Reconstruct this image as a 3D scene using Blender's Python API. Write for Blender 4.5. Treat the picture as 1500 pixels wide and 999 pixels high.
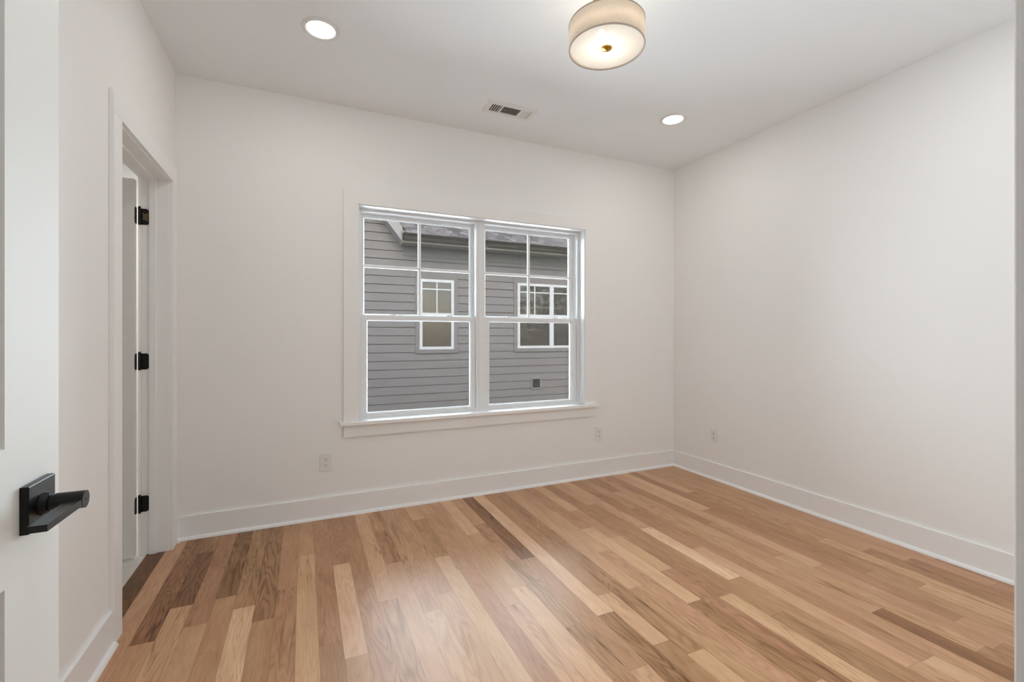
import bpy, bmesh, math, random
from mathutils import Vector, Matrix
PI = math.pi
scn = bpy.context.scene
for o in list(bpy.data.objects): bpy.data.objects.remove(o)
C = scn.collection

# ---------------------------------------------------------------- camera
FPX = 671.0
YAW = math.atan(305/671)
cd = bpy.data.cameras.new('camera'); cam = bpy.data.objects.new('camera', cd); C.objects.link(cam)
cd.sensor_fit = 'HORIZONTAL'; cd.sensor_width = 36.0; cd.lens = FPX/1500*36.0
cd.shift_y = -7.5/1500; cd.clip_start = 0.01; cd.clip_end = 200
cam.location = (0, 0, 1.2); cam.rotation_euler = (PI/2, 0, -YAW)
scn.camera = cam

# ---------------------------------------------------------------- world, daylight, exposure
vs = scn.view_settings
scn.display_settings.display_device = 'sRGB'
vs.view_transform = 'Standard'; vs.look = 'None'; vs.gamma = 1.0; vs.use_curve_mapping = False
vs.exposure = 0.29
scn.cycles.max_bounces = 16; scn.cycles.diffuse_bounces = 12; scn.cycles.transparent_max_bounces = 12
w = bpy.data.worlds.new('sky'); scn.world = w; w.use_nodes = True
nt = w.node_tree; bg = nt.nodes['Background']
sky = nt.nodes.new('ShaderNodeTexSky'); sky.sky_type = 'NISHITA'; sky.sun_disc = False
sky.sun_elevation = math.radians(38); sky.sun_rotation = math.radians(200)
sky.air_density = 1.0; sky.dust_density = 3.0
nt.links.new(sky.outputs[0], bg.inputs[0]); bg.inputs[1].default_value = 0.25

def area(name, loc, rot, sx, sy, power, col, spread=PI, shape='RECTANGLE'):
    l = bpy.data.lights.new(name, 'AREA'); l.shape = shape; l.size = sx; l.size_y = sy
    l.energy = power; l.color = col; l.spread = spread
    o = bpy.data.objects.new(name, l); C.objects.link(o); o.location = loc; o.rotation_euler = rot
    return o
# daylight coming in through the window of the back wall
area('window_daylight', (1.24, 3.56, 1.37), (math.radians(-84), 0, 0), 1.90, 1.52, 100, (0.80, 0.915, 1.0))
# fill lamp added in the unseen hall; ceiling lamp beyond the side door
area('added_hall_lamp', (0.1, -0.75, 2.70), (0, 0, 0), 0.9, 0.5, 1.2, (1.0, 0.97, 0.93))
area('side_room_lamp', (-1.45, 4.1, 2.70), (0, 0, 0), 0.5, 0.5, 13, (1.0, 0.98, 0.95))
DOWN_W = 2.2      # each recessed lamp
BULB = 27.0        # drum lamp bulbs, emission strength
WARM = (1.0, 0.90, 0.78)

# ---------------------------------------------------------------- helpers
def tag(o, label=None, cat=None, group=None, kind=None):
    if label: o['label'] = label
    if cat: o['category'] = cat
    if group: o['group'] = group
    if kind: o['kind'] = kind
    return o
def empty(name, loc=(0, 0, 0), rz=0.0, **k):
    o = bpy.data.objects.new(name, None); C.objects.link(o); o.location = loc
    o.rotation_euler = (0, 0, rz); o.empty_display_size = 0.05
    return tag(o, **k)
def obj(name, bm, m, parent=None, smooth=False, **k):
    me = bpy.data.meshes.new(name)
    bmesh.ops.recalc_face_normals(bm, faces=bm.faces)
    bm.to_mesh(me); bm.free()
    if smooth:
        for p in me.polygons: p.use_smooth = True
    if m: me.materials.append(m)
    o = bpy.data.objects.new(name, me); C.objects.link(o)
    if parent: o.parent = parent
    return tag(o, **k)
def B(): return bmesh.new()
def box(bm, x0, y0, z0, x1, y1, z1, bev=0.0, seg=2):
    r = bmesh.ops.create_cube(bm, size=1.0)
    v = r['verts']
    for q in v:
        q.co = Vector(((x0+x1)/2+q.co.x*(x1-x0), (y0+y1)/2+q.co.y*(y1-y0), (z0+z1)/2+q.co.z*(z1-z0)))
    if bev > 0:
        es = list({e for q in v for e in q.link_edges})
        bmesh.ops.bevel(bm, geom=es, offset=bev, segments=seg, profile=0.5, affect='EDGES', clamp_overlap=True)
    return bm
def cyl(bm, p0, p1, r0, r1=None, n=32, cap=True):
    if r1 is None: r1 = r0
    p0 = Vector(p0); p1 = Vector(p1); d = p1-p0
    m = Matrix.Translation((p0+p1)/2) @ d.to_track_quat('Z', 'Y').to_matrix().to_4x4()
    bmesh.ops.create_cone(bm, cap_ends=cap, segments=n, radius1=r0, radius2=r1, depth=d.length, matrix=m)
    return bm
def lathe(bm, prof, c, n=64, closed=False):
    """prof: list of (r, z); revolve about z through c"""
    rings = []
    for r, z in prof:
        if r < 1e-6: rings.append([bm.verts.new((c[0], c[1], c[2]+z))])
        else: rings.append([bm.verts.new((c[0]+r*math.cos(2*PI*i/n), c[1]+r*math.sin(2*PI*i/n), c[2]+z)) for i in range(n)])
    prs = list(zip(rings, rings[1:]))
    if closed: prs.append((rings[-1], rings[0]))
    for a, b in prs:
        for i in range(n):
            j = (i+1) % n
            if len(a) == 1 and len(b) == 1: continue
            if len(a) == 1: bm.faces.new((a[0], b[i], b[j]))
            elif len(b) == 1: bm.faces.new((a[i], b[0], a[j]))
            else: bm.faces.new((a[i], b[i], b[j], a[j]))
    return bm
def prism(bm, pts, axis, a, b):
    """closed 2-D outline extruded along axis; pts are the other two coordinates in order"""
    def P(p, t):
        return {'x': (t, p[0], p[1]), 'y': (p[0], t, p[1]), 'z': (p[0], p[1], t)}[axis]
    va = [bm.verts.new(P(p, a)) for p in pts]; vb = [bm.verts.new(P(p, b)) for p in pts]
    n = len(pts)
    bm.faces.new(va); bm.faces.new(vb[::-1])
    for i in range(n):
        j = (i+1) % n
        bm.faces.new((va[i], vb[i], vb[j], va[j]))
    return bm
def shoe_pts(s, x, r=0.016):
    """quarter-round profile against a face at x, growing to the side s"""
    return [(x, 0.0)]+[(x+s*r*math.cos(a), r*math.sin(a)*1.15) for a in [i*PI/2/5 for i in range(6)]]

# ---------------------------------------------------------------- materials
def nodes(name):
    m = bpy.data.materials.new(name); m.use_nodes = True
    return m, m.node_tree, m.node_tree.nodes['Principled BSDF']
def paint(name, col, rough=0.5, bump=0.0, scale=300, spec=0.5, metal=0.0, var=0.0):
    m, t, p = nodes(name)
    p.inputs['Base Color'].default_value = (*col, 1); p.inputs['Roughness'].default_value = rough
    p.inputs['Specular IOR Level'].default_value = spec; p.inputs['Metallic'].default_value = metal
    tc = t.nodes.new('ShaderNodeTexCoord')
    n = t.nodes.new('ShaderNodeTexNoise'); n.inputs['Scale'].default_value = scale; n.inputs['Detail'].default_value = 3
    t.links.new(tc.outputs['Object'], n.inputs['Vector'])
    if bump:
        b = t.nodes.new('ShaderNodeBump'); b.inputs['Strength'].default_value = bump; b.inputs['Distance'].default_value = 0.001
        t.links.new(n.outputs[0], b.inputs['Height']); t.links.new(b.outputs[0], p.inputs['Normal'])
    if var:
        mx = t.nodes.new('ShaderNodeMix'); mx.data_type = 'RGBA'; mx.blend_type = 'MULTIPLY'
        mx.inputs[0].default_value = var
        t.links.new(n.outputs[0], mx.inputs[7]); mx.inputs[6].default_value = (*col, 1)
        t.links.new(mx.outputs[2], p.inputs['Base Color'])
    return m
M = {}
M['wall'] = paint('wall_paint', (0.862, 0.858, 0.848), 0.65, 0.15, 420, 0.3)
M['ceiling'] = paint('ceiling_paint', (0.852, 0.874, 0.890), 0.8, 0.2, 300, 0.2)
M['trim'] = paint('trim_paint', (0.87, 0.87, 0.87), 0.35, 0.03, 120, 0.4)
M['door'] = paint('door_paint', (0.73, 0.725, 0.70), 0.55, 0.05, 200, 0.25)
M['vinyl'] = paint('white_vinyl', (0.79, 0.80, 0.805), 0.3, 0.02, 90, 0.5)
M['plate'] = paint('white_plastic', (0.80, 0.79, 0.78), 0.35, 0.0, 90, 0.5)
M['dark'] = paint('dark_slot', (0.012, 0.012, 0.012), 0.7)
M['black'] = paint('black_metal', (0.006, 0.0058, 0.0055), 0.30, 0.04, 600, 0.30)
M['worn'] = paint('worn_bronze', (0.30, 0.22, 0.12), 0.45, 0.3, 160, 0.5, 0.6, 0.9)
M['brass'] = paint('brass', (0.62, 0.36, 0.10), 0.32, 0.02, 300, 0.5, 1.0)
M['screw'] = paint('screw_metal', (0.55, 0.54, 0.52), 0.35, 0, 100, 0.5, 1.0)
M['siding'] = paint('grey_siding_paint', (0.200, 0.192, 0.190), 0.7, 0.3, 60, 0.2)
M['house_trim'] = paint('grey_trim_paint', (0.200, 0.192, 0.188), 0.7, 0.2, 60, 0.2)
M['rake'] = paint('pale_grey_board', (0.34, 0.335, 0.34), 0.7, 0.1, 60, 0.2)
M['gutter'] = paint('brown_gutter_metal', (0.040, 0.031, 0.022), 0.7, 0.05, 40, 0.2)
M['soffit'] = paint('tan_soffit', (0.40, 0.36, 0.30), 0.7, 0.05, 40, 0.3)
M['house_window'] = paint('house_window_vinyl', (0.60, 0.63, 0.66), 0.4, 0.0, 40, 0.4)
M['vent_grey'] = paint('grey_vent_plastic', (0.24, 0.235, 0.225), 0.6, 0, 40, 0.3)
M['lawn'] = paint('lawn_green', (0.09, 0.11, 0.05), 0.9, 0.6, 30, 0.2, 0, 0.6)
M['bark'] = paint('tree_bark', (0.12, 0.09, 0.065), 0.9, 0.8, 30, 0.2, 0, 0.5)
M['leaf'] = paint('tree_leaf', (0.07, 0.12, 0.035), 0.6, 0, 20, 0.3, 0, 0.5)

def emis(name, col, s):
    m, t, p = nodes(name)
    p.inputs['Base Color'].default_value = (0.9, 0.9, 0.9, 1)
    p.inputs['Emission Color'].default_value = (*col, 1); p.inputs['Emission Strength'].default_value = s
    return m
M['led'] = emis('led_lens', (1.0, 0.97, 0.93), 4.0)
M['bulb'] = emis('bulb_glass', (1.0, 0.86, 0.68), BULB)

def glass(name, rough=0.0, dark=None, tint=(0.97, 0.98, 0.98)):
    m, t, p = nodes(name); t.nodes.remove(p)
    out = t.nodes['Material Output']
    tr = t.nodes.new('ShaderNodeBsdfTransparent'); tr.inputs[0].default_value = (*tint, 1)
    gl = t.nodes.new('ShaderNodeBsdfGlossy'); gl.inputs['Roughness'].default_value = rough
    fr = t.nodes.new('ShaderNodeFresnel'); fr.inputs[0].default_value = 1.5
    mx = t.nodes.new('ShaderNodeMixShader')
    t.links.new(fr.outputs[0], mx.inputs[0]); t.links.new(tr.outputs[0], mx.inputs[1]); t.links.new(gl.outputs[0], mx.inputs[2])
    t.links.new(mx.outputs[0], out.inputs[0])
    return m
M['glass'] = glass('window_glass')

def house_pane():
    m, t, p = nodes('house_window_glass')
    p.inputs['Base Color'].default_value = (0.055, 0.050, 0.040, 1)
    p.inputs['Roughness'].default_value = 0.03; p.inputs['Specular IOR Level'].default_value = 0.9
    p.inputs['IOR'].default_value = 1.55
    n = t.nodes.new('ShaderNodeTexNoise'); n.inputs['Scale'].default_value = 3.0
    tc = t.nodes.new('ShaderNodeTexCoord'); t.links.new(tc.outputs['Object'], n.inputs['Vector'])
    b = t.nodes.new('ShaderNodeBump'); b.inputs['Strength'].default_value = 0.08; b.inputs['Distance'].default_value = 0.01
    t.links.new(n.outputs[0], b.inputs['Height']); t.links.new(b.outputs[0], p.inputs['Normal'])
    return m
M['house_pane'] = house_pane()

def fabric():
    m, t, p = nodes('linen_shade'); t.nodes.remove(p)
    out = t.nodes['Material Output']
    tc = t.nodes.new('ShaderNodeTexCoord')
    wv = t.nodes.new('ShaderNodeTexNoise'); wv.inputs['Scale'].default_value = 60; wv.inputs['Detail'].default_value = 4
    mp = t.nodes.new('ShaderNodeMapping'); mp.inputs['Scale'].default_value = (1, 1, 9)
    t.links.new(tc.outputs['Object'], mp.inputs[0]); t.links.new(mp.outputs[0], wv.inputs['Vector'])
    cr = t.nodes.new('ShaderNodeValToRGB')
    cr.color_ramp.elements[0].position = 0.3; cr.color_ramp.elements[0].color = (0.78, 0.72, 0.65, 1)
    cr.color_ramp.elements[1].position = 0.7; cr.color_ramp.elements[1].color = (0.90, 0.86, 0.80, 1)
    t.links.new(wv.outputs[0], cr.inputs[0])
    d = t.nodes.new('ShaderNodeBsdfDiffuse'); tl = t.nodes.new('ShaderNodeBsdfTranslucent')
    t.links.new(cr.outputs[0], d.inputs[0]); t.links.new(cr.outputs[0], tl.inputs[0])
    mx = t.nodes.new('ShaderNodeMixShader'); mx.inputs[0].default_value = 0.62
    t.links.new(d.outputs[0], mx.inputs[1]); t.links.new(tl.outputs[0], mx.inputs[2])
    t.links.new(mx.outputs[0], out.inputs[0])
    return m
M['fabric'] = fabric()
def opal():
    m, t, p = nodes('opal_diffuser'); t.nodes.remove(p)
    out = t.nodes['Material Output']
    tl = t.nodes.new('ShaderNodeBsdfTranslucent'); tl.inputs[0].default_value = (0.9, 0.88, 0.84, 1)
    d = t.nodes.new('ShaderNodeBsdfDiffuse'); d.inputs[0].default_value = (0.85, 0.83, 0.80, 1)
    r = t.nodes.new('ShaderNodeBsdfRefraction'); r.inputs['Roughness'].default_value = 0.5; r.inputs['IOR'].default_value = 1.02
    m1 = t.nodes.new('ShaderNodeMixShader'); m1.inputs[0].default_value = 0.45
    t.links.new(d.outputs[0], m1.inputs[1]); t.links.new(tl.outputs[0], m1.inputs[2])
    m2 = t.nodes.new('ShaderNodeMixShader'); m2.inputs[0].default_value = 0.06
    t.links.new(m1.outputs[0], m2.inputs[1]); t.links.new(r.outputs[0], m2.inputs[2])
    t.links.new(m2.outputs[0], out.inputs[0])
    return m
M['opal'] = opal()

def shingles():
    m, t, p = nodes('roof_shingles')
    p.inputs['Roughness'].default_value = 0.9
    tc = t.nodes.new('ShaderNodeTexCoord')
    br = t.nodes.new('ShaderNodeTexBrick'); br.inputs['Scale'].default_value = 1.0
    br.inputs['Brick Width'].default_value = 0.16; br.inputs['Row Height'].default_value = 0.13
    br.inputs['Mortar Size'].default_value = 0.006
    br.inputs['Color1'].default_value = (0.25, 0.235, 0.225, 1); br.inputs['Color2'].default_value = (0.075, 0.070, 0.068, 1)
    br.inputs['Mortar'].default_value = (0.06, 0.055, 0.055, 1)
    t.links.new(tc.outputs['UV'], br.inputs['Vector'])
    n = t.nodes.new('ShaderNodeTexNoise'); n.inputs['Scale'].default_value = 14; t.links.new(tc.outputs['UV'], n.inputs['Vector'])
    mx = t.nodes.new('ShaderNodeMix'); mx.data_type = 'RGBA'; mx.blend_type = 'OVERLAY'; mx.inputs[0].default_value = 0.7
    t.links.new(br.outputs[0], mx.inputs[6]); t.links.new(n.outputs[0], mx.inputs[7])
    t.links.new(mx.outputs[2], p.inputs['Base Color'])
    return m
M['shingle'] = shingles()

def tile():
    m, t, p = nodes('floor_tile')
    p.inputs['Roughness'].default_value = 0.4
    tc = t.nodes.new('ShaderNodeTexCoord')
    br = t.nodes.new('ShaderNodeTexBrick'); br.inputs['Scale'].default_value = 1.0
    br.inputs['Brick Width'].default_value = 0.6; br.inputs['Row Height'].default_value = 0.3
    br.inputs['Mortar Size'].default_value = 0.002
    br.inputs['Color1'].default_value = (0.66, 0.63, 0.59, 1); br.inputs['Color2'].default_value = (0.62, 0.59, 0.55, 1)
    br.inputs['Mortar'].default_value = (0.5, 0.48, 0.45, 1)
    t.links.new(tc.outputs['Object'], br.inputs['Vector']); t.links.new(br.outputs[0], p.inputs['Base Color'])
    return m
M['tile'] = tile()

def oak():
    """white / red oak strip floor: tone, hue and seed come with each board"""
    m, t, p = nodes('oak_boards')
    N = t.nodes.new; L = t.links.new
    def math_(op, a, b=None, c=None):
        n = N('ShaderNodeMath'); n.operation = op
        for i, v in enumerate((a, b, c)):
            if v is None: continue
            if hasattr(v, 'links'): L(v, n.inputs[i])
            else: n.inputs[i].default_value = v
        return n.outputs[0]
    def attr(a):
        n = N('ShaderNodeAttribute'); n.attribute_name = a; return n.outputs['Fac']
    tone, seed, fig, hue = attr('tone'), attr('seed'), attr('figure'), attr('hue')
    uv = N('ShaderNodeUVMap'); uv.uv_map = 'board'
    sx = N('ShaderNodeSeparateXYZ'); L(uv.outputs[0], sx.inputs[0])
    u, v = sx.outputs[0], sx.outputs[1]          # metres across / along the board
    def coords(su, sv):
        c = N('ShaderNodeCombineXYZ')
        L(math_('MULTIPLY', u, su), c.inputs[0]); L(math_('MULTIPLY', v, sv), c.inputs[1]); L(math_('MULTIPLY', seed, 97.0), c.inputs[2])
        return c.outputs[0]
    def noise(su, sv, det, dist=0.0, rough=0.55):
        n = N('ShaderNodeTexNoise'); n.inputs['Scale'].default_value = 1.0; n.inputs['Detail'].default_value = det
        n.inputs['Roughness'].default_value = rough; n.inputs['Distortion'].default_value = dist
        L(coords(su, sv), n.inputs['Vector']); return n.outputs[0]
    # cathedral rings: contour bands of a slow noise field
    field = noise(11, 1.5, 2.0, 0.25)
    rings = math_('FRACT', math_('MULTIPLY', field, 13.0))
    rings = math_('ABSOLUTE', math_('SUBTRACT', math_('MULTIPLY', rings, 2.0), 1.0))
    rings = math_('POWER', rings, 2.2)
    fibre = noise(520, 9, 3.0, 0.1, 0.6)
    pores = noise(900, 22, 2.0, 0.0, 0.7)
    blotch = noise(14, 3.0, 3.0, 0.6)
    heart = noise(20, 1.1, 4.0, 0.9)             # dark mineral / heartwood streaks
    cr = N('ShaderNodeValToRGB'); e = cr.color_ramp.elements
    e[0].position = 0.0; e[0].color = (0.105, 0.042, 0.014, 1)
    e[1].position = 1.0; e[1].color = (0.760, 0.550, 0.360, 1)
    for pos, col in ((0.25, (0.245, 0.118, 0.050, 1)), (0.5, (0.420, 0.232, 0.125, 1)), (0.75, (0.565, 0.350, 0.205, 1))):
        q = e.new(pos); q.color = col
    tone = math_('ADD', 0.52, math_('MULTIPLY', math_('SUBTRACT', tone, 0.52), 1.35))
    k = math_('ADD', tone, math_('MULTIPLY', math_('SUBTRACT', blotch, 0.5), 0.36))
    k = math_('ADD', k, math_('MULTIPLY', math_('SUBTRACT', fibre, 0.5), 0.34))
    k = math_('SUBTRACT', k, math_('MULTIPLY', math_('MULTIPLY', rings, fig), 0.19))
    st = math_('MULTIPLY', math_('SUBTRACT', heart, math_('SUBTRACT', 0.70, math_('MULTIPLY', fig, 0.16))), 3.2)
    st = math_('MAXIMUM', math_('MINIMUM', st, 1.0), 0.0)
    k = math_('SUBTRACT', k, math_('MULTIPLY', st, 0.5))
    # thin dark mineral lines that wander along a board
    ln_ = math_('ABSOLUTE', math_('SUBTRACT', noise(13, 1.0, 3.0, 0.5), 0.5))
    ln_ = math_('MAXIMUM', math_('SUBTRACT', 1.0, math_('MULTIPLY', ln_, 55.0)), 0.0)
    msk = math_('MAXIMUM', math_('MINIMUM', math_('MULTIPLY', math_('SUBTRACT', noise(5, 1.6, 1.0), math_('SUBTRACT', 0.64, math_('MULTIPLY', fig, 0.12))), 9.0), 1.0), 0.0)
    k = math_('SUBTRACT', k, math_('MULTIPLY', math_('MULTIPLY', ln_, msk), 0.36))
    L(k, cr.inputs[0])
    hs = N('ShaderNodeHueSaturation'); L(cr.outputs[0], hs.inputs['Color'])
    L(math_('ADD', 0.5, math_('MULTIPLY', hue, 0.005)), hs.inputs['Hue']); hs.inputs['Saturation'].default_value = 1.02; hs.inputs['Value'].default_value = 1.12
    # seams between the boards
    g = attr('width')
    du = math_('MINIMUM', u, math_('SUBTRACT', g, u))
    ln = attr('length')
    dv = math_('MINIMUM', v, math_('SUBTRACT', ln, v))
    seam = math_('LESS_THAN', math_('MINIMUM', du, dv), 0.0007)
    mx = N('ShaderNodeMix'); mx.data_type = 'RGBA'; mx.blend_type = 'MULTIPLY'
    L(math_('MULTIPLY', seam, 0.55), mx.inputs[0]); L(hs.outputs[0], mx.inputs[6]); mx.inputs[7].default_value = (0.25, 0.17, 0.12, 1)
    L(mx.outputs[2], p.inputs['Base Color'])
    rg = math_('ADD', 0.31, math_('MULTIPLY', pores, 0.12)); L(rg, p.inputs['Roughness'])
    p.inputs['Specular IOR Level'].default_value = 0.38
    bp = N('ShaderNodeBump'); bp.inputs['Strength'].default_value = 0.12; bp.inputs['Distance'].default_value = 0.0006
    L(math_('SUBTRACT', math_('ADD', math_('MULTIPLY', fibre, 0.5), math_('MULTIPLY', blotch, 1.2)), math_('MULTIPLY', seam, 1.5)), bp.inputs['Height'])
    L(bp.outputs[0], p.inputs['Normal'])
    return m
M['oak'] = oak()

# ---------------------------------------------------------------- room shell
XL, XR, YB, YF, H = -0.685, 3.135, 3.262, 0.133, 2.74
T = 0.122                                  # wall thickness
DY0, DY1, DZ = 2.340, 3.120, 2.062         # side door opening in the left wall
EX0, EX1 = -0.365, 0.4605                    # entry opening in the front wall
WX0, WX1, WZ0, WZ1 = 0.335, 2.148, 0.600, 2.091   # window opening

bm = B()
box(bm, XL-T, YF-T, 0, XL, DY0-0.018, H); box(bm, XL-T, DY1+0.018, 0, XL, YB+0.16, H); box(bm, XL-T, DY0-0.018, DZ+0.018, XL, DY1+0.018, H)
obj('wall_left', bm, M['wall'], label='white painted left wall with a side doorway', cat='wall', kind='structure')
bm = B()
box(bm, XL, YB, 0, WX0, YB+0.16, H); box(bm, WX1, YB, 0, XR, YB+0.16, H)
box(bm, WX0, YB, 0, WX1, YB+0.16, WZ0); box(bm, WX0, YB, WZ1, WX1, YB+0.16, H)
obj('wall_back', bm, M['wall'], label='white painted far wall around the double window', cat='wall', kind='structure')
bm = B(); ye = YB+0.1605
box(bm, XL-T, ye, -0.4, WX0-0.05, ye+0.02, 3.0); box(bm, WX1+0.05, ye, -0.4, XR+T, ye+0.02, 3.0)
box(bm, WX0-0.05, ye, -0.4, WX1+0.05, ye+0.02, WZ0-0.05); box(bm, WX0-0.05, ye, WZ1+0.05, WX1+0.05, ye+0.02, 3.0)
obj('wall_exterior', bm, M['siding'], label='grey outer face of the window wall', cat='wall', kind='structure')
bm = B(); box(bm, XR, -1.3, 0, XR+T, YB+0.16, H)
obj('wall_right', bm, M['wall'], label='plain white painted right wall', cat='wall', kind='structure')
bm = B()
box(bm, XL, YF-T, 0, EX0-0.018, YF, H); box(bm, EX1+0.018, YF-T, 0, XR, YF, H); box(bm, EX0-0.018, YF-T, 2.08, EX1+0.018, YF, H)
obj('wall_front', bm, M['wall'], label='white wall around the entry doorway', cat='wall', kind='structure')
bm = B(); box(bm, XL-T-1.8, -1.3, H, XR+T, YB+0.25, H+0.12); box(bm, XL-T-1.92, YB+0.25, H, XL, 5.32, H+0.12)
obj('ceiling', bm, M['ceiling'], label='flat white ceiling with lamps and an air register', cat='ceiling', kind='structure')

# hall behind the entry, side room behind the side door (their walls only)
bm = B(); box(bm, XL-T, -1.42, 0, XR+T, -1.3, H); box(bm, XL-T, -1.3, 0, XL, YF-T, H)
obj('wall_hall', bm, M['wall'], label='white wall of the hall outside the entry', cat='wall', kind='structure')
bm = B(); box(bm, XL-T-1.8, 5.2, 0, XL-T, 5.32, H); box(bm, XL-T-1.8, 1.3, 0, XL-T, 1.42, H); box(bm, XL-T-1.92, 1.3, 0, XL-T-1.8, 5.32, H); box(bm, XL-T, YB+0.16, 0, XL, 5.32, H)
obj('wall_side_room', bm, M['wall'], label='white wall of the room beyond the side door', cat='wall', kind='structure')
bm = B(); box(bm, XL-T-1.8, 1.42, -0.06, -0.786, 5.2, 0.0)
obj('floor_side_room', bm, M['tile'], label='pale tile floor beyond the side door', cat='floor', kind='structure')

# ---- oak strip floor: one mesh, one face per board
BW = 0.084
X0F = -0.786
# (y of the nearer end, tone, figure) of the boards that stand out, lane by lane from the left
LANES = {0: [(1.9, 0.18, 0.7)],
 1: [(1.6, 0.6, 0.4)],
 2: [(2.223, 0.38, 0.95), (1.451, 0.58, 0.44)],
 3: [(3.014, 0.40, 0.7), (2.454, 0.28, 1.0), (1.473, 0.64, 0.75)],
 4: [(2.272, 0.46, 0.58), (1.036, 0.6, 0.33)],
 5: [(2.458, 0.34, 1.0), (2.052, 0.52, 0.27), (1.231, 0.55, 0.26)],
 6: [(2.334, 0.46, 0.8), (0.985, 0.76, 0.7)],
 7: [(2.196, 0.42, 1.0), (0.936, 0.5, 0.32)],
 8: [(2.422, 0.52, 0.29), (1.283, 0.5, 0.64)],
 10: [(1.919, 0.5, 0.61), (0.603, 0.46, 0.25)],
 11: [(2.565, 0.48, 0.46), (1.803, 0.74, 0.5), (0.749, 0.53, 0.31)],
 12: [(2.265, 0.48, 0.38), (1.502, 0.55, 0.76)],
 15: [(2.297, 0.55, 0.62), (1.964, 0.57, 0.43), (1.054, 0.66, 0.75)],
 16: [(2.079, 0.55, 0.44), (0.761, 0.6, 0.71)],
 18: [(3.048, 0.62, 0.41), (2.263, 0.54, 0.35), (1.144, 0.5, 0.46)],
 19: [(1.859, 0.55, 0.2), (0.945, 0.63, 0.69)],
 20: [(2.621, 0.7, 0.13), (1.981, 0.55, 0.13), (0.843, 0.66, 0.37)],
 22: [(2.214, 0.32, 0.67), (1.319, 0.49, 0.38), (0.379, 0.6, 0.8)],
 23: [(1.635, 0.72, 0.2), (0.785, 0.40, 0.9)],
 24: [(1.76, 0.48, 0.27), (1.389, 0.63, 0.31), (0.166, 0.42, 0.39)],
 25: [(1.298, 0.44, 0.69), (-0.035, 0.62, 0.26)],
 26: [(1.745, 0.6, 0.14), (0.885, 0.52, 0.66)],
 28: [(2.409, 0.52, 0.47), (1.543, 0.68, 0.4)],
 29: [(2.687, 0.64, 0.21), (2.234, 0.53, 0.38), (1.811, 0.6, 0.13), (0.623, 0.45, 0.74)],
 30: [(1.522, 0.47, 0.67), (0.308, 0.66, 0.78)],
 31: [(2.729, 0.56, 0.11), (1.326, 0.47, 0.27), (-0.05, 0.43, 0.67)],
 32: [(2.864, 0.64, 0.35), (2.261, 0.62, 0.67), (1.608, 0.77, 0.47), (0.335, 0.48, 0.38)],
 33: [(1.928, 0.46, 0.21), (0.917, 0.63, 0.28)],
 36: [(1.163, 0.56, 0.33), (-0.21, 0.33, 0.4)],
 37: [(2.145, 0.46, 0.11), (1.673, 0.51, 0.13), (0.854, 0.57, 0.67)],
 38: [(1.515, 0.66, 0.32), (0.834, 0.54, 0.27), (0.066, 0.47, 0.79)],
 39: [(2.326, 0.7, 0.35), (0.983, 0.47, 0.22), (0.241, 0.58, 0.23)],
 40: [(1.369, 0.45, 0.2), (0.195, 0.5, 0.29)],
 41: [(2.633, 0.66, 0.12), (1.187, 0.49, 0.39), (0.313, 0.66, 0.8)],
 43: [(1.514, 0.58, 0.17), (0.444, 0.47, 0.66)],
 44: [(1.357, 0.6, 0.35), (-0.034, 0.47, 0.49)],
 46: [(1.299, 0.62, 0.25), (0.312, 0.46, 0.22)]}
def build_floor():
    rnd = random.Random(11)
    verts, faces, uvs, data = [], [], [], {k: [] for k in ('tone', 'seed', 'figure', 'hue', 'width', 'length')}
    y0, y1 = -1.3, YB
    lane = 0; x = X0F
    while x < XR-1e-4:
        xe = min(x+BW, XR)
        y = y1
        fixed = list(LANES.get(lane, ()))
        first = True
        while y > y0+1e-4:
            if fixed:
                ya, tone, fg = fixed.pop(0)
            else:
                ln = rnd.choice((0.5, 0.7, 0.9, 1.1, 1.4, 1.8))*rnd.uniform(0.85, 1.15)
                if first: ln *= rnd.uniform(0.25, 1.0)
                ya = y-ln
                tone = rnd.choice((0.42, 0.46, 0.49, 0.51, 0.53, 0.55, 0.57, 0.60, 0.66))+rnd.uniform(-0.02, 0.02)
                fg = rnd.uniform(0.1, 1.0)
            first = False
            ya = max(ya, y0)
            i = len(verts)
            verts += [(x, ya, 0), (xe, ya, 0), (xe, y, 0), (x, y, 0)]
            faces.append((i, i+1, i+2, i+3))
            uvs += [(0, 0), (xe-x, 0), (xe-x, y-ya), (0, y-ya)]
            for k, v in (('tone', tone), ('seed', rnd.random()), ('figure', fg), ('hue', rnd.uniform(-1, 1)), ('width', BW), ('length', y-ya)):
                data[k].append(v)
            y = ya
        x += BW; lane += 1
    me = bpy.data.meshes.new('floor'); me.from_pydata(verts, [], faces)
    ul = me.uv_layers.new(name='board')
    for i, c in enumerate(uvs): ul.data[i].uv = c
    for k, vals in data.items():
        a = me.attributes.new(k, 'FLOAT', 'FACE'); a.data.foreach_set('value', vals)
    me.materials.append(M['oak'])
    o = bpy.data.objects.new('floor', me); C.objects.link(o)
    return tag(o, 'varied light and dark oak strip wood floor', 'floor', kind='structure')
build_floor()

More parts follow.
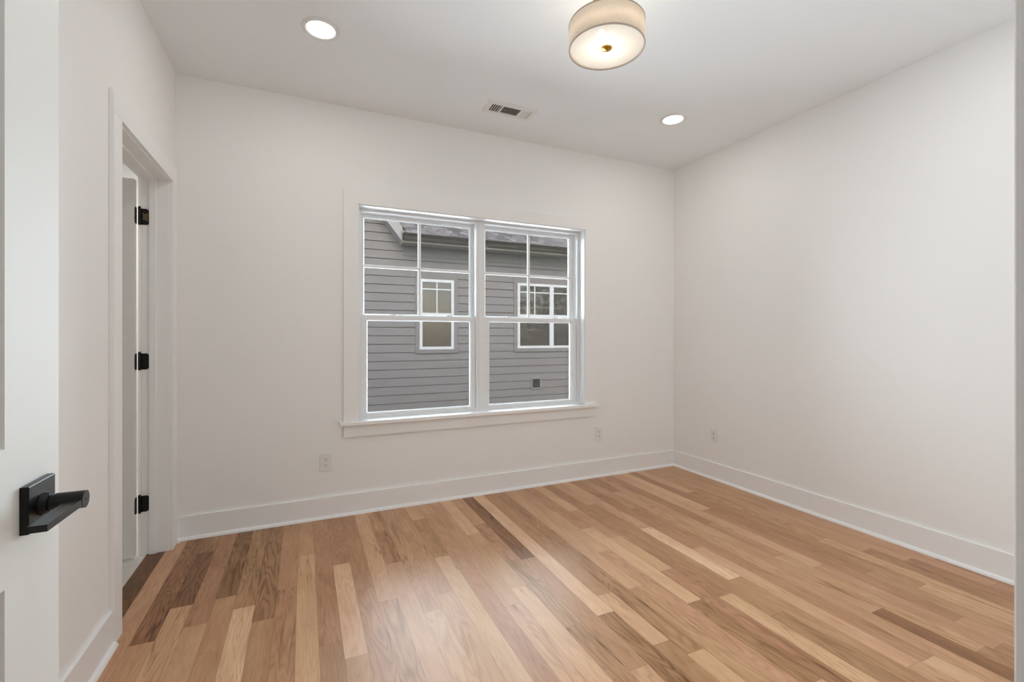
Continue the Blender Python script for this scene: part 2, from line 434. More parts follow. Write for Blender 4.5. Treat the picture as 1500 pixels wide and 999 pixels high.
# ---- baseboards with shoe moulding
BH, BT = 0.140, 0.015
def base(name, axis, face, s, a, b, label):
    bm = B()
    if axis == 'x': box(bm, a, min(face, face+s*BT), 0, b, max(face, face+s*BT), BH, 0.002)
    else: box(bm, min(face, face+s*BT), a, 0, max(face, face+s*BT), b, BH, 0.002)
    o = obj(name, bm, M['trim'], label=label, cat='baseboard', kind='structure')
    bm = B(); prism(bm, shoe_pts(s, face+s*BT), axis, a, b)
    obj('shoe_molding', bm, M['trim'], o)
    return o
base('baseboard_back', 'x', YB, -1, XL, XR, 'tall white baseboard along the window wall')
base('baseboard_right', 'y', XR, -1, YF, YB-BT, 'tall white baseboard along the plain right wall')
base('baseboard_left', 'y', XL, 1, YF, 2.250, 'white baseboard between the entry door and the side door casing')
base('baseboard_corner', 'y', XL, 1, 3.2105, YB-BT, 'short white baseboard stub between door casing and far corner')

# ---- side doorway trim: jambs, stops and casings
CT = 0.018
t1 = empty('trim_1', (XL, DY1, 0), label='white casing and jambs around the side doorway', cat='door frame', kind='structure')
def kid(name, bm, m, root, **k):
    o = obj(name, bm, m, None, **k)
    o.parent = root; o.matrix_parent_inverse = Matrix.Translation(-Vector(root.location)) if root.rotation_euler.z == 0 else root.matrix_basis.inverted()
    return o
for X, s in ((XL, 1), (XL-T, -1)):
    xa, xb = (X, X+s*CT) if s > 0 else (X+s*CT, X)
    for ya, yb in ((2.252, DY0-0.004), (DY1+0.005, 3.2105)):
        bm = B(); box(bm, xa, ya, 0, xb, yb, DZ+0.006, 0.0015); kid('casing_leg', bm, M['trim'], t1)
    bm = B(); box(bm, xa, 2.252, DZ+0.006, xb, 3.2105, DZ+0.098, 0.0015); kid('casing_head', bm, M['trim'], t1)
bm = B(); box(bm, XL-T, DY0-0.018, 0, XL, DY0, DZ, 0.001); kid('jamb', bm, M['trim'], t1)
bm = B(); box(bm, XL-T, DY1, 0, XL, DY1+0.018, DZ, 0.001); kid('jamb', bm, M['trim'], t1)
bm = B(); box(bm, XL-T, DY0-0.018, DZ, XL, DY1+0.018, DZ+0.018, 0.001); kid('head_jamb', bm, M['trim'], t1)
sx0, sx1 = XL-0.088, XL-0.056
bm = B(); box(bm, sx0, DY1-0.011, 0, sx1, DY1, DZ, 0.0015); kid('door_stop', bm, M['trim'], t1)
bm = B(); box(bm, sx0, DY0, 0, sx1, DY0+0.011, DZ, 0.0015); kid('door_stop', bm, M['trim'], t1)
bm = B(); box(bm, sx0, DY0+0.011, DZ-0.011, sx1, DY1-0.011, DZ, 0.0015); kid('door_stop', bm, M['trim'], t1)

# ---- panelled door leaf: stiles and rails around sunken flat panels
def leaf_bm(L_, Hh, th, stile, panels, depth=0.009, slope=0.006):
    """leaf in local coords: length along +u (x), thickness y 0..th, height z; panels = list of (z0,z1)"""
    bm = B()
    us = [0, stile, L_-stile, L_]
    zs = [0]
    for a, b in panels: zs += [a, b]
    zs.append(Hh)
    for side in (0, 1):
        yf = 0 if side == 0 else th
        yi = depth if side == 0 else th-depth
        for i in range(3):
            for j in range(len(zs)-1):
                u0, u1, z0, z1 = us[i], us[i+1], zs[j], zs[j+1]
                if i == 1 and j % 2 == 1:
                    o_ = [(u0, yf, z0), (u1, yf, z0), (u1, yf, z1), (u0, yf, z1)]
                    n_ = [(u0+slope, yi, z0+slope), (u1-slope, yi, z0+slope), (u1-slope, yi, z1-slope), (u0+slope, yi, z1-slope)]
                    vo = [bm.verts.new(p) for p in o_]; vn = [bm.verts.new(p) for p in n_]
                    bm.faces.new(vn)
                    for k in range(4): bm.faces.new((vo[k], vo[(k+1) % 4], vn[(k+1) % 4], vn[k]))
                else:
                    bm.faces.new([bm.verts.new(p) for p in ((u0, yf, z0), (u1, yf, z0), (u1, yf, z1), (u0, yf, z1))])
    for (u0, u1, z0, z1) in ((0, 0, 0, Hh), (L_, L_, 0, Hh)):
        bm.faces.new([bm.verts.new(p) for p in ((u0, 0, z0), (u0, th, z0), (u0, th, z1), (u0, 0, z1))])
    for z in (0, Hh): bm.faces.new([bm.verts.new(p) for p in ((0, 0, z), (L_, 0, z), (L_, th, z), (0, th, z))])
    bmesh.ops.remove_doubles(bm, verts=bm.verts, dist=1e-5)
    return bm
def xf(bm, m): bmesh.ops.transform(bm, matrix=m, verts=bm.verts); return bm

# door_2: leaf of the side door, standing open into the next room
d2 = empty('door_2', (XL-T-0.006, DY1-0.004, 0), label='white side door standing open into the next room', cat='door', kind='structure')
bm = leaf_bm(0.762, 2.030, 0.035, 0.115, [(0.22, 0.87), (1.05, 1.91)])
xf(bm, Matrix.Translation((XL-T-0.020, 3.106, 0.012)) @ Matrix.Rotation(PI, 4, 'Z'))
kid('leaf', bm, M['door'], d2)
for zc, worn in ((1.852, True), (1.060, False), (0.281, False)):
    hg = B()
    kx, ky = XL-T-0.007, 3.108
    hh = 0.044
    def rplate(bm, u0, u1, z0, z1, r, place):
        pts = [(u0, z0)]
        for (cx_, cz_, a0) in ((u1-r, z0+r, -PI/2), (u1-r, z1-r, 0)):
            for q in range(6):
                a = a0+q*PI/2/5; pts.append((cx_+r*math.cos(a), cz_+r*math.sin(a)))
        pts.append((u0, z1))
        va = [bm.verts.new(place(p[0], p[1], 0)) for p in pts]; vb = [bm.verts.new(place(p[0], p[1], 0.0025)) for p in pts]
        bm.faces.new(va); bm.faces.new(vb[::-1])
        for i in range(len(pts)):
            j = (i+1) % len(pts); bm.faces.new((va[i], vb[i], vb[j], va[j]))
    rplate(hg, 0.0, 0.036, zc-hh, zc+hh, 0.014, lambda a, z, d: (kx+0.004+a, DY1-d, z))
    ho = kid('hinge', hg, M['black'], d2)
    hp = B(); rplate(hp, 0.0, 0.030, zc-hh, zc+hh, 0.012, lambda a, z, d: (XL-T-0.020+d, 3.106-a, z))
    o = obj('hinge_leaf', hp, M['black']); o.parent = ho
    hk = B(); cyl(hk, (kx, ky, zc-hh-0.003), (kx, ky, zc+hh+0.003), 0.0065, n=20)
    cyl(hk, (kx, ky, zc+hh+0.003), (kx, ky, zc+hh+0.010), 0.0075, 0.004, n=20)
    o = obj('hinge_pin', hk, M['black'], smooth=False); o.parent = ho
    if worn:
        wq = B(); prism(wq, [(kx+0.012, zc-0.020), (kx+0.020, zc-0.016), (kx+0.036, zc-0.024), (kx+0.034, zc), (kx+0.036, zc+0.022), (kx+0.022, zc+0.015), (kx+0.010, zc+0.024), (kx+0.013, zc)], 'y', DY1-0.0032, DY1-0.0025)
        o = obj('worn_patch', wq, M['worn'], label='bronze patch where the black finish is worn'); o.parent = ho

# door_1: entry door leaf, opened against the left side of the picture
d1 = empty('door_1', (-0.371, 0.136, 0), label='white two-panel entry door open at the left edge', cat='door', kind='structure')
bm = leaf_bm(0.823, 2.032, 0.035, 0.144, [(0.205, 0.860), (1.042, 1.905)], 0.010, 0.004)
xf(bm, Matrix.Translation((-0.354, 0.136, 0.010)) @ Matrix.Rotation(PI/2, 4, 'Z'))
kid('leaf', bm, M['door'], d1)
hd = B(); box(hd, -0.354, 0.848, 0.926, -0.344, 0.922, 0.992, 0.0012)
rose = kid('door_handle', hd, M['black'], d1, label='matt black square rosette')
lv = B()
cyl(lv, (-0.344, 0.886, 0.957), (-0.336, 0.886, 0.957), 0.0165, 0.0145, n=40)
cyl(lv, (-0.336, 0.886, 0.957), (-0.330, 0.886, 0.957), 0.0115, n=40)
cyl(lv, (-0.330, 0.886, 0.957), (-0.296, 0.886, 0.957), 0.0127, n=48)
def bar():
    pts = []
    for y, x0, x1, z0, z1 in ((0.8895, -0.316, -0.2965, 0.9470, 0.9600), (0.862, -0.316, -0.2965, 0.9500, 0.9600), (0.774, -0.316, -0.2965, 0.9515, 0.9605)):
        pts.append([lv.verts.new((x0, y, z0)), lv.verts.new((x1, y, z0)), lv.verts.new((x1, y, z1)), lv.verts.new((x0, y, z1))])
    for a, b in zip(pts, pts[1:]):
        for k in range(4): lv.faces.new((a[k], a[(k+1) % 4], b[(k+1) % 4], b[k]))
    lv.faces.new(pts[0]); lv.faces.new(pts[-1][::-1])
bar()
o = obj('lever', lv, M['black']); o.parent = rose
pn = B(); cyl(pn, (-0.2962, 0.886, 0.957), (-0.2956, 0.886, 0.957), 0.0022, n=16)
o = obj('privacy_pin', pn, M['dark']); o.parent = rose
for q in (rose, *rose.children): q.data.polygons.foreach_set('use_smooth', [False]*len(q.data.polygons))

# entry jamb (right edge of the picture)
t2 = empty('trim_2', (EX1, YF, 0), label='entry door jamb and casing beside the camera, right edge', cat='door frame', kind='structure')
bm = B(); box(bm, EX1, YF-T, 0, EX1+0.018, YF, 2.062, 0.001); kid('jamb', bm, M['trim'], t2)
bm = B(); box(bm, EX0-0.018, YF-T, 0, EX0, YF, 2.062, 0.001); kid('jamb', bm, M['trim'], t2)
bm = B(); box(bm, EX0-0.018, YF-T, 2.062, EX1+0.018, YF, 2.08, 0.001); kid('head_jamb', bm, M['trim'], t2)
bm = B(); box(bm, EX1+0.005, YF, 0, EX1+0.089, YF+CT, 2.156, 0.0015); kid('casing_leg', bm, M['trim'], t2)
bm = B(); box(bm, EX0-0.01, YF, 2.068, EX1+0.005, YF+CT, 2.156, 0.0015); kid('casing_head', bm, M['trim'], t2)

# ---------------------------------------------------------------- double window
w1 = empty('window_1', (1.2415, YB, WZ0), label='white double hung double window over a grey house', cat='window', kind='structure')
def wk(name, bm, m, **k): return kid(name, bm, m, w1, **k)
YC = YB-0.020
bm = B(); box(bm, 0.2415, YC, 0.625, WX0, YB, 2.091, 0.0015); wk('casing_leg', bm, M['wall'])
bm = B(); box(bm, WX1, YC, 0.625, 2.2415, YB, 2.091, 0.0015); wk('casing_leg', bm, M['wall'])
bm = B(); box(bm, 0.2415, YC, 2.091, 2.2415, YB, 2.183, 0.0015); wk('casing_head', bm, M['wall'])
bm = B(); box(bm, 0.217, YB-0.046, 0.600, 2.270, YB, 0.625, 0.003); box(bm, WX0, YB-0.01, 0.600, WX1, 3.335, 0.625, 0.001); wk('stool', bm, M['trim'])
bm = B(); box(bm, 0.2415, YB-0.018, 0.520, 2.2415, YB, 0.600, 0.0015); wk('apron', bm, M['wall'])
# jamb extensions
bm = B(); box(bm, WX0, YB-0.014, 0.625, WX0+0.006, 3.326, 2.085, 0.0005); box(bm, WX1-0.006, YB-0.014, 0.625, WX1, 3.326, 2.085, 0.0005)
box(bm, WX0+0.006, YB-0.0135, 2.085, WX1-0.006, 3.3255, 2.091, 0.0005); wk('jamb_extension', bm, M['vinyl'])
# vinyl frames
FY0, FY1 = 3.326, 3.425
MX0, MX1 = 1.206, 1.277
bm = B()
FR = 0.020
box(bm, WX0, FY0, 0.600, WX0+0.006+FR, FY1, 2.091, 0.001); box(bm, WX1-0.006-FR, FY0, 0.600, WX1, FY1, 2.091, 0.001)
box(bm, MX0, FY0-0.004, 0.605, MX1, FY1, 2.085, 0.001)
box(bm, MX0+0.020, FY0-0.008, 0.610, MX1-0.020, FY0-0.003, 2.080, 0.001)
box(bm, WX0+0.022, FY0+0.0006, 2.068, WX1-0.022, FY1-0.001, 2.0895, 0.001); box(bm, WX0+0.022, FY0+0.0006, 0.6015, WX1-0.022, FY1-0.001, 0.632, 0.001)
for xa, xb in ((WX0+0.02, MX0), (MX1, WX1-0.02)):      # step of the frame and the track of the upper sash
    box(bm, xa, FY0-0.002, 0.630, xb, FY0+0.010, 0.640, 0.001)
box(bm, WX0+0.024, 3.378, 0.63, WX0+0.036, 3.388, 2.07); box(bm, WX1-0.036, 3.378, 0.63, WX1-0.024, 3.388, 2.07)
box(bm, MX0-0.010, 3.378, 0.63, MX0, 3.388, 2.07); box(bm, MX1, 3.378, 0.63, MX1+0.010, 3.388, 2.07)
wk('frame', bm, M['vinyl'])
def sash(name, x0, x1, z0, z1, y0, y1, gx0, gx1, gz0, gz1):
    """rails and stiles around a pane that stands in the middle of the sash"""
    bm = B()
    ym = (y0+y1)/2; c = 0.006
    def ring(y, a, b, d, e): return [bm.verts.new(p) for p in ((a, y, d), (b, y, d), (b, y, e), (a, y, e))]
    r = [ring(ym, gx0, gx1, gz0, gz1), ring(y0+0.003, gx0-c, gx1+c, gz0-c, gz1+c), ring(y0, gx0-c-0.002, gx1+c+0.002, gz0-c-0.002, gz1+c+0.002),
         ring(y0, x0+0.001, x1-0.001, z0+0.001, z1-0.001), ring(y0+0.001, x0, x1, z0, z1), ring(y1, x0, x1, z0, z1), ring(y1, gx0-c, gx1+c, gz0-c, gz1+c)]
    for a, b in zip(r, r[1:]+[r[0]]):
        for k in range(4): bm.faces.new((a[k], a[(k+1) % 4], b[(k+1) % 4], b[k]))
    s = wk(name, bm, M['vinyl'])
    pb = B(); box(pb, gx0-0.003, ym-0.002, gz0-0.003, gx1+0.003, ym+0.002, gz1+0.003)
    p = obj('pane', pb, M['glass']); p.parent = s
    return s, ym
for ux0, ux1, lg, ug, mv in ((WX0+0.026, MX0, (0.4075, 1.164), (0.391, 1.176), 0.787), (MX1, WX1-0.026, (1.329, 2.066), (1.313, 2.082), 1.698)):
    s, ym = sash('lower_sash', ux0+0.001, ux1-0.001, 0.6325, 1.344, 3.338, 3.376, lg[0], lg[1], 0.664, 1.306)
    for f in (0.25, 0.75):                                        # cam locks on the meeting rail
        xc = ux0+(ux1-ux0)*f
        lk = B(); box(lk, xc-0.028, 3.345, 1.344, xc+0.028, 3.372, 1.349, 0.001)
        cyl(lk, (xc, 3.358, 1.349), (xc, 3.358, 1.358), 0.010, 0.008, n=20)
        prism(lk, [(xc-0.004, 3.350), (xc+0.030, 3.346), (xc+0.031, 3.352), (xc+0.004, 3.364)], 'z', 1.350, 1.356)
        o = obj('sash_lock', lk, M['vinyl']); o.parent = s
    s, ym = sash('upper_sash', ux0+0.001, ux1-0.001, 1.312, 2.066, 3.3885, 3.422, ug[0], ug[1], 1.358, 2.036)
    mb = B(); box(mb, mv-0.0105, ym-0.006, 1.358, mv+0.0105, ym+0.006, 2.036, 0.002)
    o = obj('muntin', mb, M['vinyl']); o.parent = s
    mb = B(); box(mb, ug[0], ym-0.0055, 1.688, ug[1], ym+0.0055, 1.709, 0.002)
    o = obj('muntin', mb, M['vinyl']); o.parent = s

# ---------------------------------------------------------------- ceiling lamps, register
def copy_tree(o, loc, **k):
    c = o.copy(); C.objects.link(c); c.location = loc; tag(c, **k)
    for ch in o.children:
        d = ch.copy(); C.objects.link(d); d.parent = c; d.matrix_parent_inverse = ch.matrix_parent_inverse
        for g in ch.children:
            e = g.copy(); C.objects.link(e); e.parent = d
    return c
rl = empty('recessed_light', (0.078, 2.492, H), label='round recessed ceiling lamp nearer the left wall', cat='ceiling lamp', group='recessed ceiling lamps')
bm = B(); lathe(bm, [(0.066, -0.002), (0.070, -0.006), (0.080, -0.008), (0.088, -0.006), (0.090, 0.0), (0.066, 0.0)], (0, 0, 0), closed=True); obj('trim_ring', bm, M['plate'], rl, True)
bm = B(); lathe(bm, [(0.0, -0.0030), (0.066, -0.0030), (0.068, -0.001), (0.0, -0.001)], (0, 0, 0)); obj('lens', bm, M['led'], rl)
ld = bpy.data.lights.new('recessed_lamp_light', 'AREA'); ld.shape = 'DISK'; ld.size = 0.13; ld.energy = DOWN_W; ld.color = (1.0, 0.96, 0.91)
def lamp_at(x, y):
    lo = bpy.data.objects.new('recessed_lamp_light', ld); C.objects.link(lo); lo.location = (x, y, H-0.012)
lamp_at(0.078, 2.492)
for x, y, lab in ((2.391, 2.492, 'round recessed ceiling lamp nearer the right wall'), (0.078, 0.90, 'added unseen recessed ceiling lamp above the entry door side'), (2.391, 0.90, 'added unseen recessed ceiling lamp in the near right part of the ceiling')):  # the two near lamps are unseen additions that light the room
    copy_tree(rl, (x, y, H), label=lab); lamp_at(x, y)

cl = empty('drum_ceiling_light', (1.23, 1.687, H), label='semi flush drum ceiling lamp with linen shade and brass finial', cat='ceiling lamp')
zb = 2.483-H
R_ = 0.166
bm = B(); lathe(bm, [(R_, zb), (R_, zb+0.104), (R_-0.002, zb+0.104), (R_-0.002, zb)], (0, 0, 0), 96, True); obj('shade', bm, M['fabric'], cl, True)
M['band'] = paint('linen_trim_band', (0.50, 0.44, 0.38), 0.9, 0.1, 400, 0.1)
for z in (zb, zb+0.104):
    bm = B(); lathe(bm, [(R_-0.004, z-0.003), (R_+0.001, z-0.003), (R_+0.002, z), (R_+0.001, z+0.003), (R_-0.004, z+0.003)], (0, 0, 0), 96, True); obj('shade_rim', bm, M['band'], cl, True)
bm = B(); lathe(bm, [(0.0, zb+0.003), (R_-0.004, zb+0.003)], (0, 0, 0), 96); obj('diffuser', bm, M['opal'], cl, True)
bm = B(); lathe(bm, [(0.0, zb-0.010), (0.005, zb-0.0095), (0.007, zb-0.006), (0.020, zb-0.005), (0.025, zb-0.002), (0.026, zb+0.002), (0, zb+0.002)], (0, 0, 0), 32); obj('finial', bm, M['brass'], cl, True)
bm = B(); cyl(bm, (0, 0, zb+0.004), (0, 0, -0.022), 0.005, n=16); cyl(bm, (0, 0, -0.022), (0, 0, 0), 0.062, n=48); obj('canopy', bm, M['brass'], cl)
for s in (-1, 1):
    bm = B(); bmesh.ops.create_uvsphere(bm, u_segments=20, v_segments=12, radius=0.020, matrix=Matrix.Translation((s*0.026, 0.0, zb+0.055)))
    b_ = obj('bulb', bm, M['bulb'], cl, True)
    bm = B(); cyl(bm, (s*0.026, 0, zb+0.072), (s*0.026, 0, zb+0.110), 0.012, n=16); o = obj('socket', bm, M['plate']); o.parent = b_

# air register in the ceiling
vx0, vx1, vy0, vy1 = 1.105, 1.462, 2.770, 2.937
rg = empty('air_register', ((vx0+vx1)/2, (vy0+vy1)/2, H), label='white rectangular air register with dark louvers in the ceiling', cat='air vent')
cx_, cy_ = (vx0+vx1)/2, (vy0+vy1)/2
hw, hd_ = (vx1-vx0)/2, (vy1-vy0)/2
iw, ih = hw-0.034, 0.047
bm = B()
def ringz(a, b, z): return [bm.verts.new(p) for p in ((-a, -b, z), (a, -b, z), (a, b, z), (-a, b, z))]
r = [ringz(hw, hd_, 0), ringz(hw, hd_, -0.004), ringz(hw-0.006, hd_-0.006, -0.008), ringz(iw, ih, -0.008), ringz(iw, ih, 0)]
for a, b in zip(r, r[1:]):
    for k in range(4): bm.faces.new((a[k], a[(k+1) % 4], b[(k+1) % 4], b[k]))
obj('face_frame', bm, M['plate'], rg)
bm = B(); box(bm, -iw, -ih, -0.0012, iw, ih, -0.0004); obj('duct_opening', bm, M['dark'], rg)
def slat(x0, x1, y0, y1, ax, tilt):
    bm = B(); box(bm, x0, y0, -0.0006, x1, y1, 0.0006)
    c = Vector(((x0+x1)/2, (y0+y1)/2, 0))
    xf(bm, Matrix.Translation((0, 0, -0.0052)) @ Matrix.Translation(c) @ Matrix.Rotation(tilt, 4, ax) @ Matrix.Translation(-c))
    return obj('louver', bm, M['plate'], rg)
b1, b2 = -iw+0.075, iw-0.075
for k in range(4):
    xc = -iw+0.0135+k*0.0150; slat(xc-0.0026, xc+0.0026, -ih, ih, 'Y', -0.12)
for k in range(5):
    yc = -ih+0.0095+k*0.0188; slat(b1+0.008, b2-0.008, yc-0.0046, yc+0.0046, 'X', 0.75)
for k in range(5):
    xc = b2+0.010+k*0.0135; slat(xc-0.0062, xc+0.0062, -ih, ih, 'Y', 0.60)
for xx in (b1, b2):
    bm = B(); box(bm, xx-0.006, -ih, -0.0085, xx+0.006, ih, -0.001, 0.0008); obj('divider_bar', bm, M['plate'], rg)
for s in (-1, 1):
    bm = B(); cyl(bm, (s*(hw-0.017), 0, -0.0095), (s*(hw-0.017), 0, -0.0075), 0.0035, n=16); obj('screw', bm, M['screw'], rg)

# ---------------------------------------------------------------- wall outlets
def outlet(loc, rz, label):
    o = empty('wall_outlet', loc, rz, label=label, cat='outlet', group='wall outlets')
    bm = B(); box(bm, -0.036, -0.006, -0.058, 0.036, 0, 0.058, 0.0025, 3); obj('cover_plate', bm, M['plate'], o)
    for s in (1, -1):
        zc = s*0.0195
        bm = B()
        pts = []
        for k in range(24):
            a = 2*PI*k/24; pts.append((max(-0.0165, min(0.0165, 0.0175*math.cos(a))), zc+max(-0.0140, min(0.0140, 0.0175*math.sin(a)))))
        prism(bm, pts, 'y', -0.0078, -0.005)
        rc = obj('receptacle', bm, M['plate'], o)
        bm = B()
        box(bm, -0.0078, -0.0083, zc+0.0005, -0.0052, -0.0070, zc+0.0085); box(bm, 0.0052, -0.0083, zc+0.0012, 0.0076, -0.0070, zc+0.0078)
        cyl(bm, (0, -0.0083, zc-0.0065), (0, -0.0070, zc-0.0065), 0.0030, n=14)
        q = obj('socket_slots', bm, M['dark']); q.parent = rc
    bm = B(); cyl(bm, (0, -0.0075, 0), (0, -0.005, 0), 0.0030, n=14); obj('screw', bm, M['plate'], o)
    return o
oa = outlet((0.132, YB, 0.366), 0, 'white wall outlet left below the window')
outlet((2.300, YB, 0.364), 0, 'white wall outlet right below the window')
outlet((XR, 2.797, 0.362), -PI/2, 'white wall outlet on the right wall near the far corner')

# ---------------------------------------------------------------- the neighbour's house
HY = 9.0
nh = empty('neighbor_house', (3.0, HY, -3.0), label='grey lap sided neighbouring house with a shingle roof seen through the window', cat='house')
def hk(name, bm, m, parent=None, **k):
    o = kid(name, bm, m, nh, **k)
    return o
def sub(name, bm, m, par, **k):
    o = obj(name, bm, m, None, **k); o.parent = par; return o
EX = 0.164
bm = B()
z = 1.045-EX*26
GX, GZ, SL = 1.70, 3.06, math.tan(math.radians(52))     # foot of the gable rake and its slope
while z < 7.2:
    z1 = z+EX
    xr = 14.0 if z1 < 3.2 else GX+0.06-(z-GZ)/SL
    pts = [(HY-0.022, z), (HY-0.010, z1-0.013), (HY+0.02, z1-0.013), (HY+0.02, z1), (HY+0.05, z1), (HY+0.05, z)]
    prism(bm, pts, 'x', -9.0, xr)
    z = z1
hk('siding', bm, M['siding'])
# windows of that house
def house_window(x0, x1, z0, z1, units, tr=0.085):
    bm = B(); ww = HY-0.042
    box(bm, x0-tr, ww, z0-0.075, x0, HY, z1+0.115); box(bm, x1, ww, z0-0.075, x1+tr, HY, z1+0.115)
    box(bm, x0, ww, z1, x1, HY, z1+0.115); box(bm, x0, ww, z0-0.075, x1, HY, z0)
    hk('window_surround', bm, M['house_trim'])
    fw = 0.055; bm = B(); yf = HY-0.050; yb_ = HY-0.002
    box(bm, x0, yf, z0, x0+fw, yb_, z1); box(bm, x1-fw, yf, z0, x1, yb_, z1)
    box(bm, x0+fw, yf+0.001, z1-fw, x1-fw, yb_, z1); box(bm, x0+fw, yf+0.001, z0, x1-fw, yb_, z0+fw)
    n = units; uw = (x1-x0)/n
    for k in range(1, n): box(bm, x0+k*uw-0.05, yf-0.004, z0+0.001, x0+k*uw+0.05, yb_-0.001, z1-0.001)
    zm = (z0+z1)/2
    box(bm, x0+0.01, yf+0.006, zm-0.03, x1-0.01, yb_, zm+0.03)
    wf = hk('house_window', bm, M['house_window'])
    for k in range(n):
        a, b = x0+k*uw+fw*0.8, x0+(k+1)*uw-fw*0.8
        pb = B(); box(pb, a, HY-0.034, z0+fw*0.8, b, HY-0.026, z1-fw*0.8); sub('pane', pb, M['house_pane'], wf)
        mb = B(); xm = (a+b)/2; box(mb, xm-0.011, HY-0.039, zm, xm+0.011, HY-0.031, z1-fw*0.8)
        box(mb, a, HY-0.0385, z1-0.205, b, HY-0.0315, z1-0.183); sub('muntin', mb, M['house_window'], wf)
house_window(2.075, 2.775, 0.930, 2.325, 1)
house_window(4.205, 5.880, 0.930, 2.345, 2)
bm = B()
for (a, b, d, e) in ((4.535, 4.79, 0.03, 0.062), (4.535, 4.79, 0.25, 0.285), (4.535, 4.567, 0.06, 0.25), (4.758, 4.79, 0.06, 0.25)): box(bm, a, HY-0.05, d, b, HY-0.005, e, 0.004)
vp = hk('wall_vent', bm, M['vent_grey'])
bm = B(); box(bm, 4.565, HY-0.022, 0.06, 4.76, HY-0.016, 0.252); sub('vent_opening', bm, M['dark'], vp)
for k in range(5):
    bm = B(); zc = 0.078+k*0.040; box(bm, 4.567, HY-0.038, zc-0.004, 4.758, HY-0.024, zc+0.002); sub('vent_slat', bm, M['gutter'], vp)
# eave, gutter, roof
EY = 8.58
bm = B(); box(bm, GX-0.02, EY+0.02, 2.955, 14.0, HY+0.02, 2.985); hk('soffit', bm, M['soffit'])
bm = B(); box(bm, GX+0.06, HY-0.030, 2.76, 14.0, HY, 2.955, 0.003); hk('frieze_board', bm, M['house_trim'])
bm = B(); box(bm, GX-0.02, EY, 2.945, 14.0, EY+0.025, 3.10, 0.003); hk('fascia', bm, M['soffit'])
bm = B()
prism(bm, [(EY, 2.975), (EY-0.055, 2.975), (EY-0.070, 3.005), (EY-0.072, 3.040), (EY-0.100, 3.075), (EY-0.112, 3.085), (EY-0.112, 3.105), (EY-0.100, 3.105), (EY-0.094, 3.090), (EY-0.058, 3.045), (EY-0.050, 2.985), (EY-0.004, 2.985), (EY-0.004, 3.105), (EY, 3.105)], 'x', GX-0.03, 14.0)
hk('gutter', bm, M['gutter'])
bm = B(); prism(bm, [(EY-0.10, 2.975), (EY, 2.975), (EY, 3.10), (EY-0.10, 3.10)], 'x', GX-0.036, GX-0.030)
hk('gutter_end_cap', bm, M['gutter'])
def slab(name, quad, th, m, uvw):
    me_b = B(); q = [Vector(p) for p in quad]
    n = (q[1]-q[0]).cross(q[3]-q[0]).normalized()
    va = [me_b.verts.new(p) for p in q]; vb = [me_b.verts.new(p-n*th) for p in q]
    uvl = me_b.loops.layers.uv.new('UVMap')
    f = [me_b.faces.new(va), me_b.faces.new(vb[::-1])]
    for k in range(4): f.append(me_b.faces.new((va[k], vb[k], vb[(k+1) % 4], va[(k+1) % 4])))
    e0 = (q[1]-q[0]).normalized(); e1 = n.cross(e0)
    for ff in f:
        for lp in ff.loops:
            d = lp.vert.co-q[0]; lp[uvl].uv = (d.dot(e0), d.dot(e1))
    return hk(name, me_b, m)
pit = math.tan(math.radians(33))
slab('roof', [(GX-0.04, EY-0.05, 3.09), (14.0, EY-0.05, 3.09), (14.0, EY+4.6, 3.09+4.65*pit), (GX-0.04, EY+4.6, 3.09+4.65*pit)], 0.03, M['shingle'], 0)
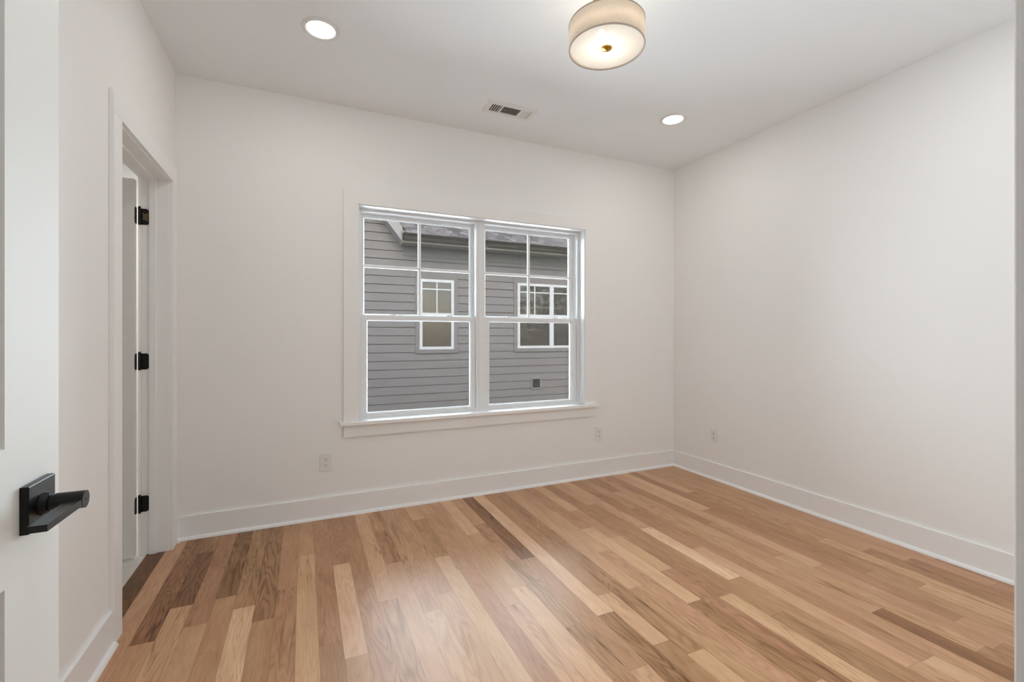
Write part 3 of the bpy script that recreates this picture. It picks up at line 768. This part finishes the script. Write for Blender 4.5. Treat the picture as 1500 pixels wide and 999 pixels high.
# gable wing: rake board and roof edge running up to the left
RY = 8.66
rl_ = 4.0
def rk(x, z, t):  return (x-t/SL, z+t)
wz = 0.36
bm = B(); prism(bm, [(GX-0.015, GZ-0.10), (GX-0.015, GZ-0.10+wz), rk(GX-0.015, GZ-0.10+wz, rl_), rk(GX-0.015, GZ-0.10, rl_)], 'y', RY, RY+0.03)
hk('rake_board', bm, M['rake'])
bm = B(); prism(bm, [(GX-0.02, GZ-0.06), (GX-0.02, GZ-0.03), rk(GX-0.02, GZ-0.03, rl_), rk(GX-0.02, GZ-0.06, rl_)], 'y', RY+0.03, HY); hk('rake_soffit', bm, M['rake'])
dx = 0.06
slab('wing_roof', [(GX+dx, RY-0.03, GZ+0.16), (GX+dx, 12.0, GZ+0.16), (GX+dx-rl_/SL, 12.0, GZ+0.16+rl_), (GX+dx-rl_/SL, RY-0.03, GZ+0.16+rl_)], 0.04, M['shingle'], 0)

# side yard with trees, mirrored in the neighbour's panes
bm = B(); box(bm, -30, 3.5, -3.2, 40, 40, -3.0); box(bm, 3.4, -25, -3.2, 40, 3.5, -3.0)
obj('ground', bm, M['lawn'], label='lawn between the two houses', cat='ground', kind='structure')
def tree(x, y, h, seed, label):
    rnd = random.Random(seed)
    t = empty('tree', (x, y, -3.0), label=label, cat='tree', group='trees in the side yard')
    bm = B(); cyl(bm, (0, 0, 0), (0.05, 0.1, h*0.55), 0.20, 0.12, 12); cyl(bm, (0.05, 0.1, h*0.55), (0.2, -0.1, h*0.9), 0.12, 0.03, 10)
    for k in range(6):
        a = rnd.uniform(0, 6.28); z0 = h*rnd.uniform(0.35, 0.7); cyl(bm, (0, 0, z0), (1.4*math.cos(a), 1.4*math.sin(a), z0+1.0), 0.06, 0.02, 8)
    obj('trunk', bm, M['bark'], t)
    bm = B()
    for k in range(1400):
        a = rnd.uniform(0, 6.28); q = rnd.random()**0.5; zz = rnd.uniform(0.32, 1.0); rr = 2.2*math.sin(PI*min(1, (zz-0.25)/0.8))*q
        c = Vector((rr*math.cos(a), rr*math.sin(a), zz*h)); s = rnd.uniform(0.12, 0.24)
        m = Matrix.Translation(c) @ Matrix.Rotation(rnd.uniform(0, 6.28), 4, 'Z') @ Matrix.Rotation(rnd.uniform(-1, 1), 4, 'X')
        vs_ = [bm.verts.new(m @ Vector(p)) for p in ((-s, 0, 0), (0, -s*0.45, 0.02), (s, 0, 0), (0, s*0.45, 0.02))]
        bm.faces.new(vs_)
    obj('foliage', bm, M['leaf'], t)
tree(9.6, 0.6, 7.5, 3, 'leafy tree in the side yard, nearest the houses')
tree(12.6, -2.4, 9.0, 5, 'taller leafy tree farther back in the side yard')
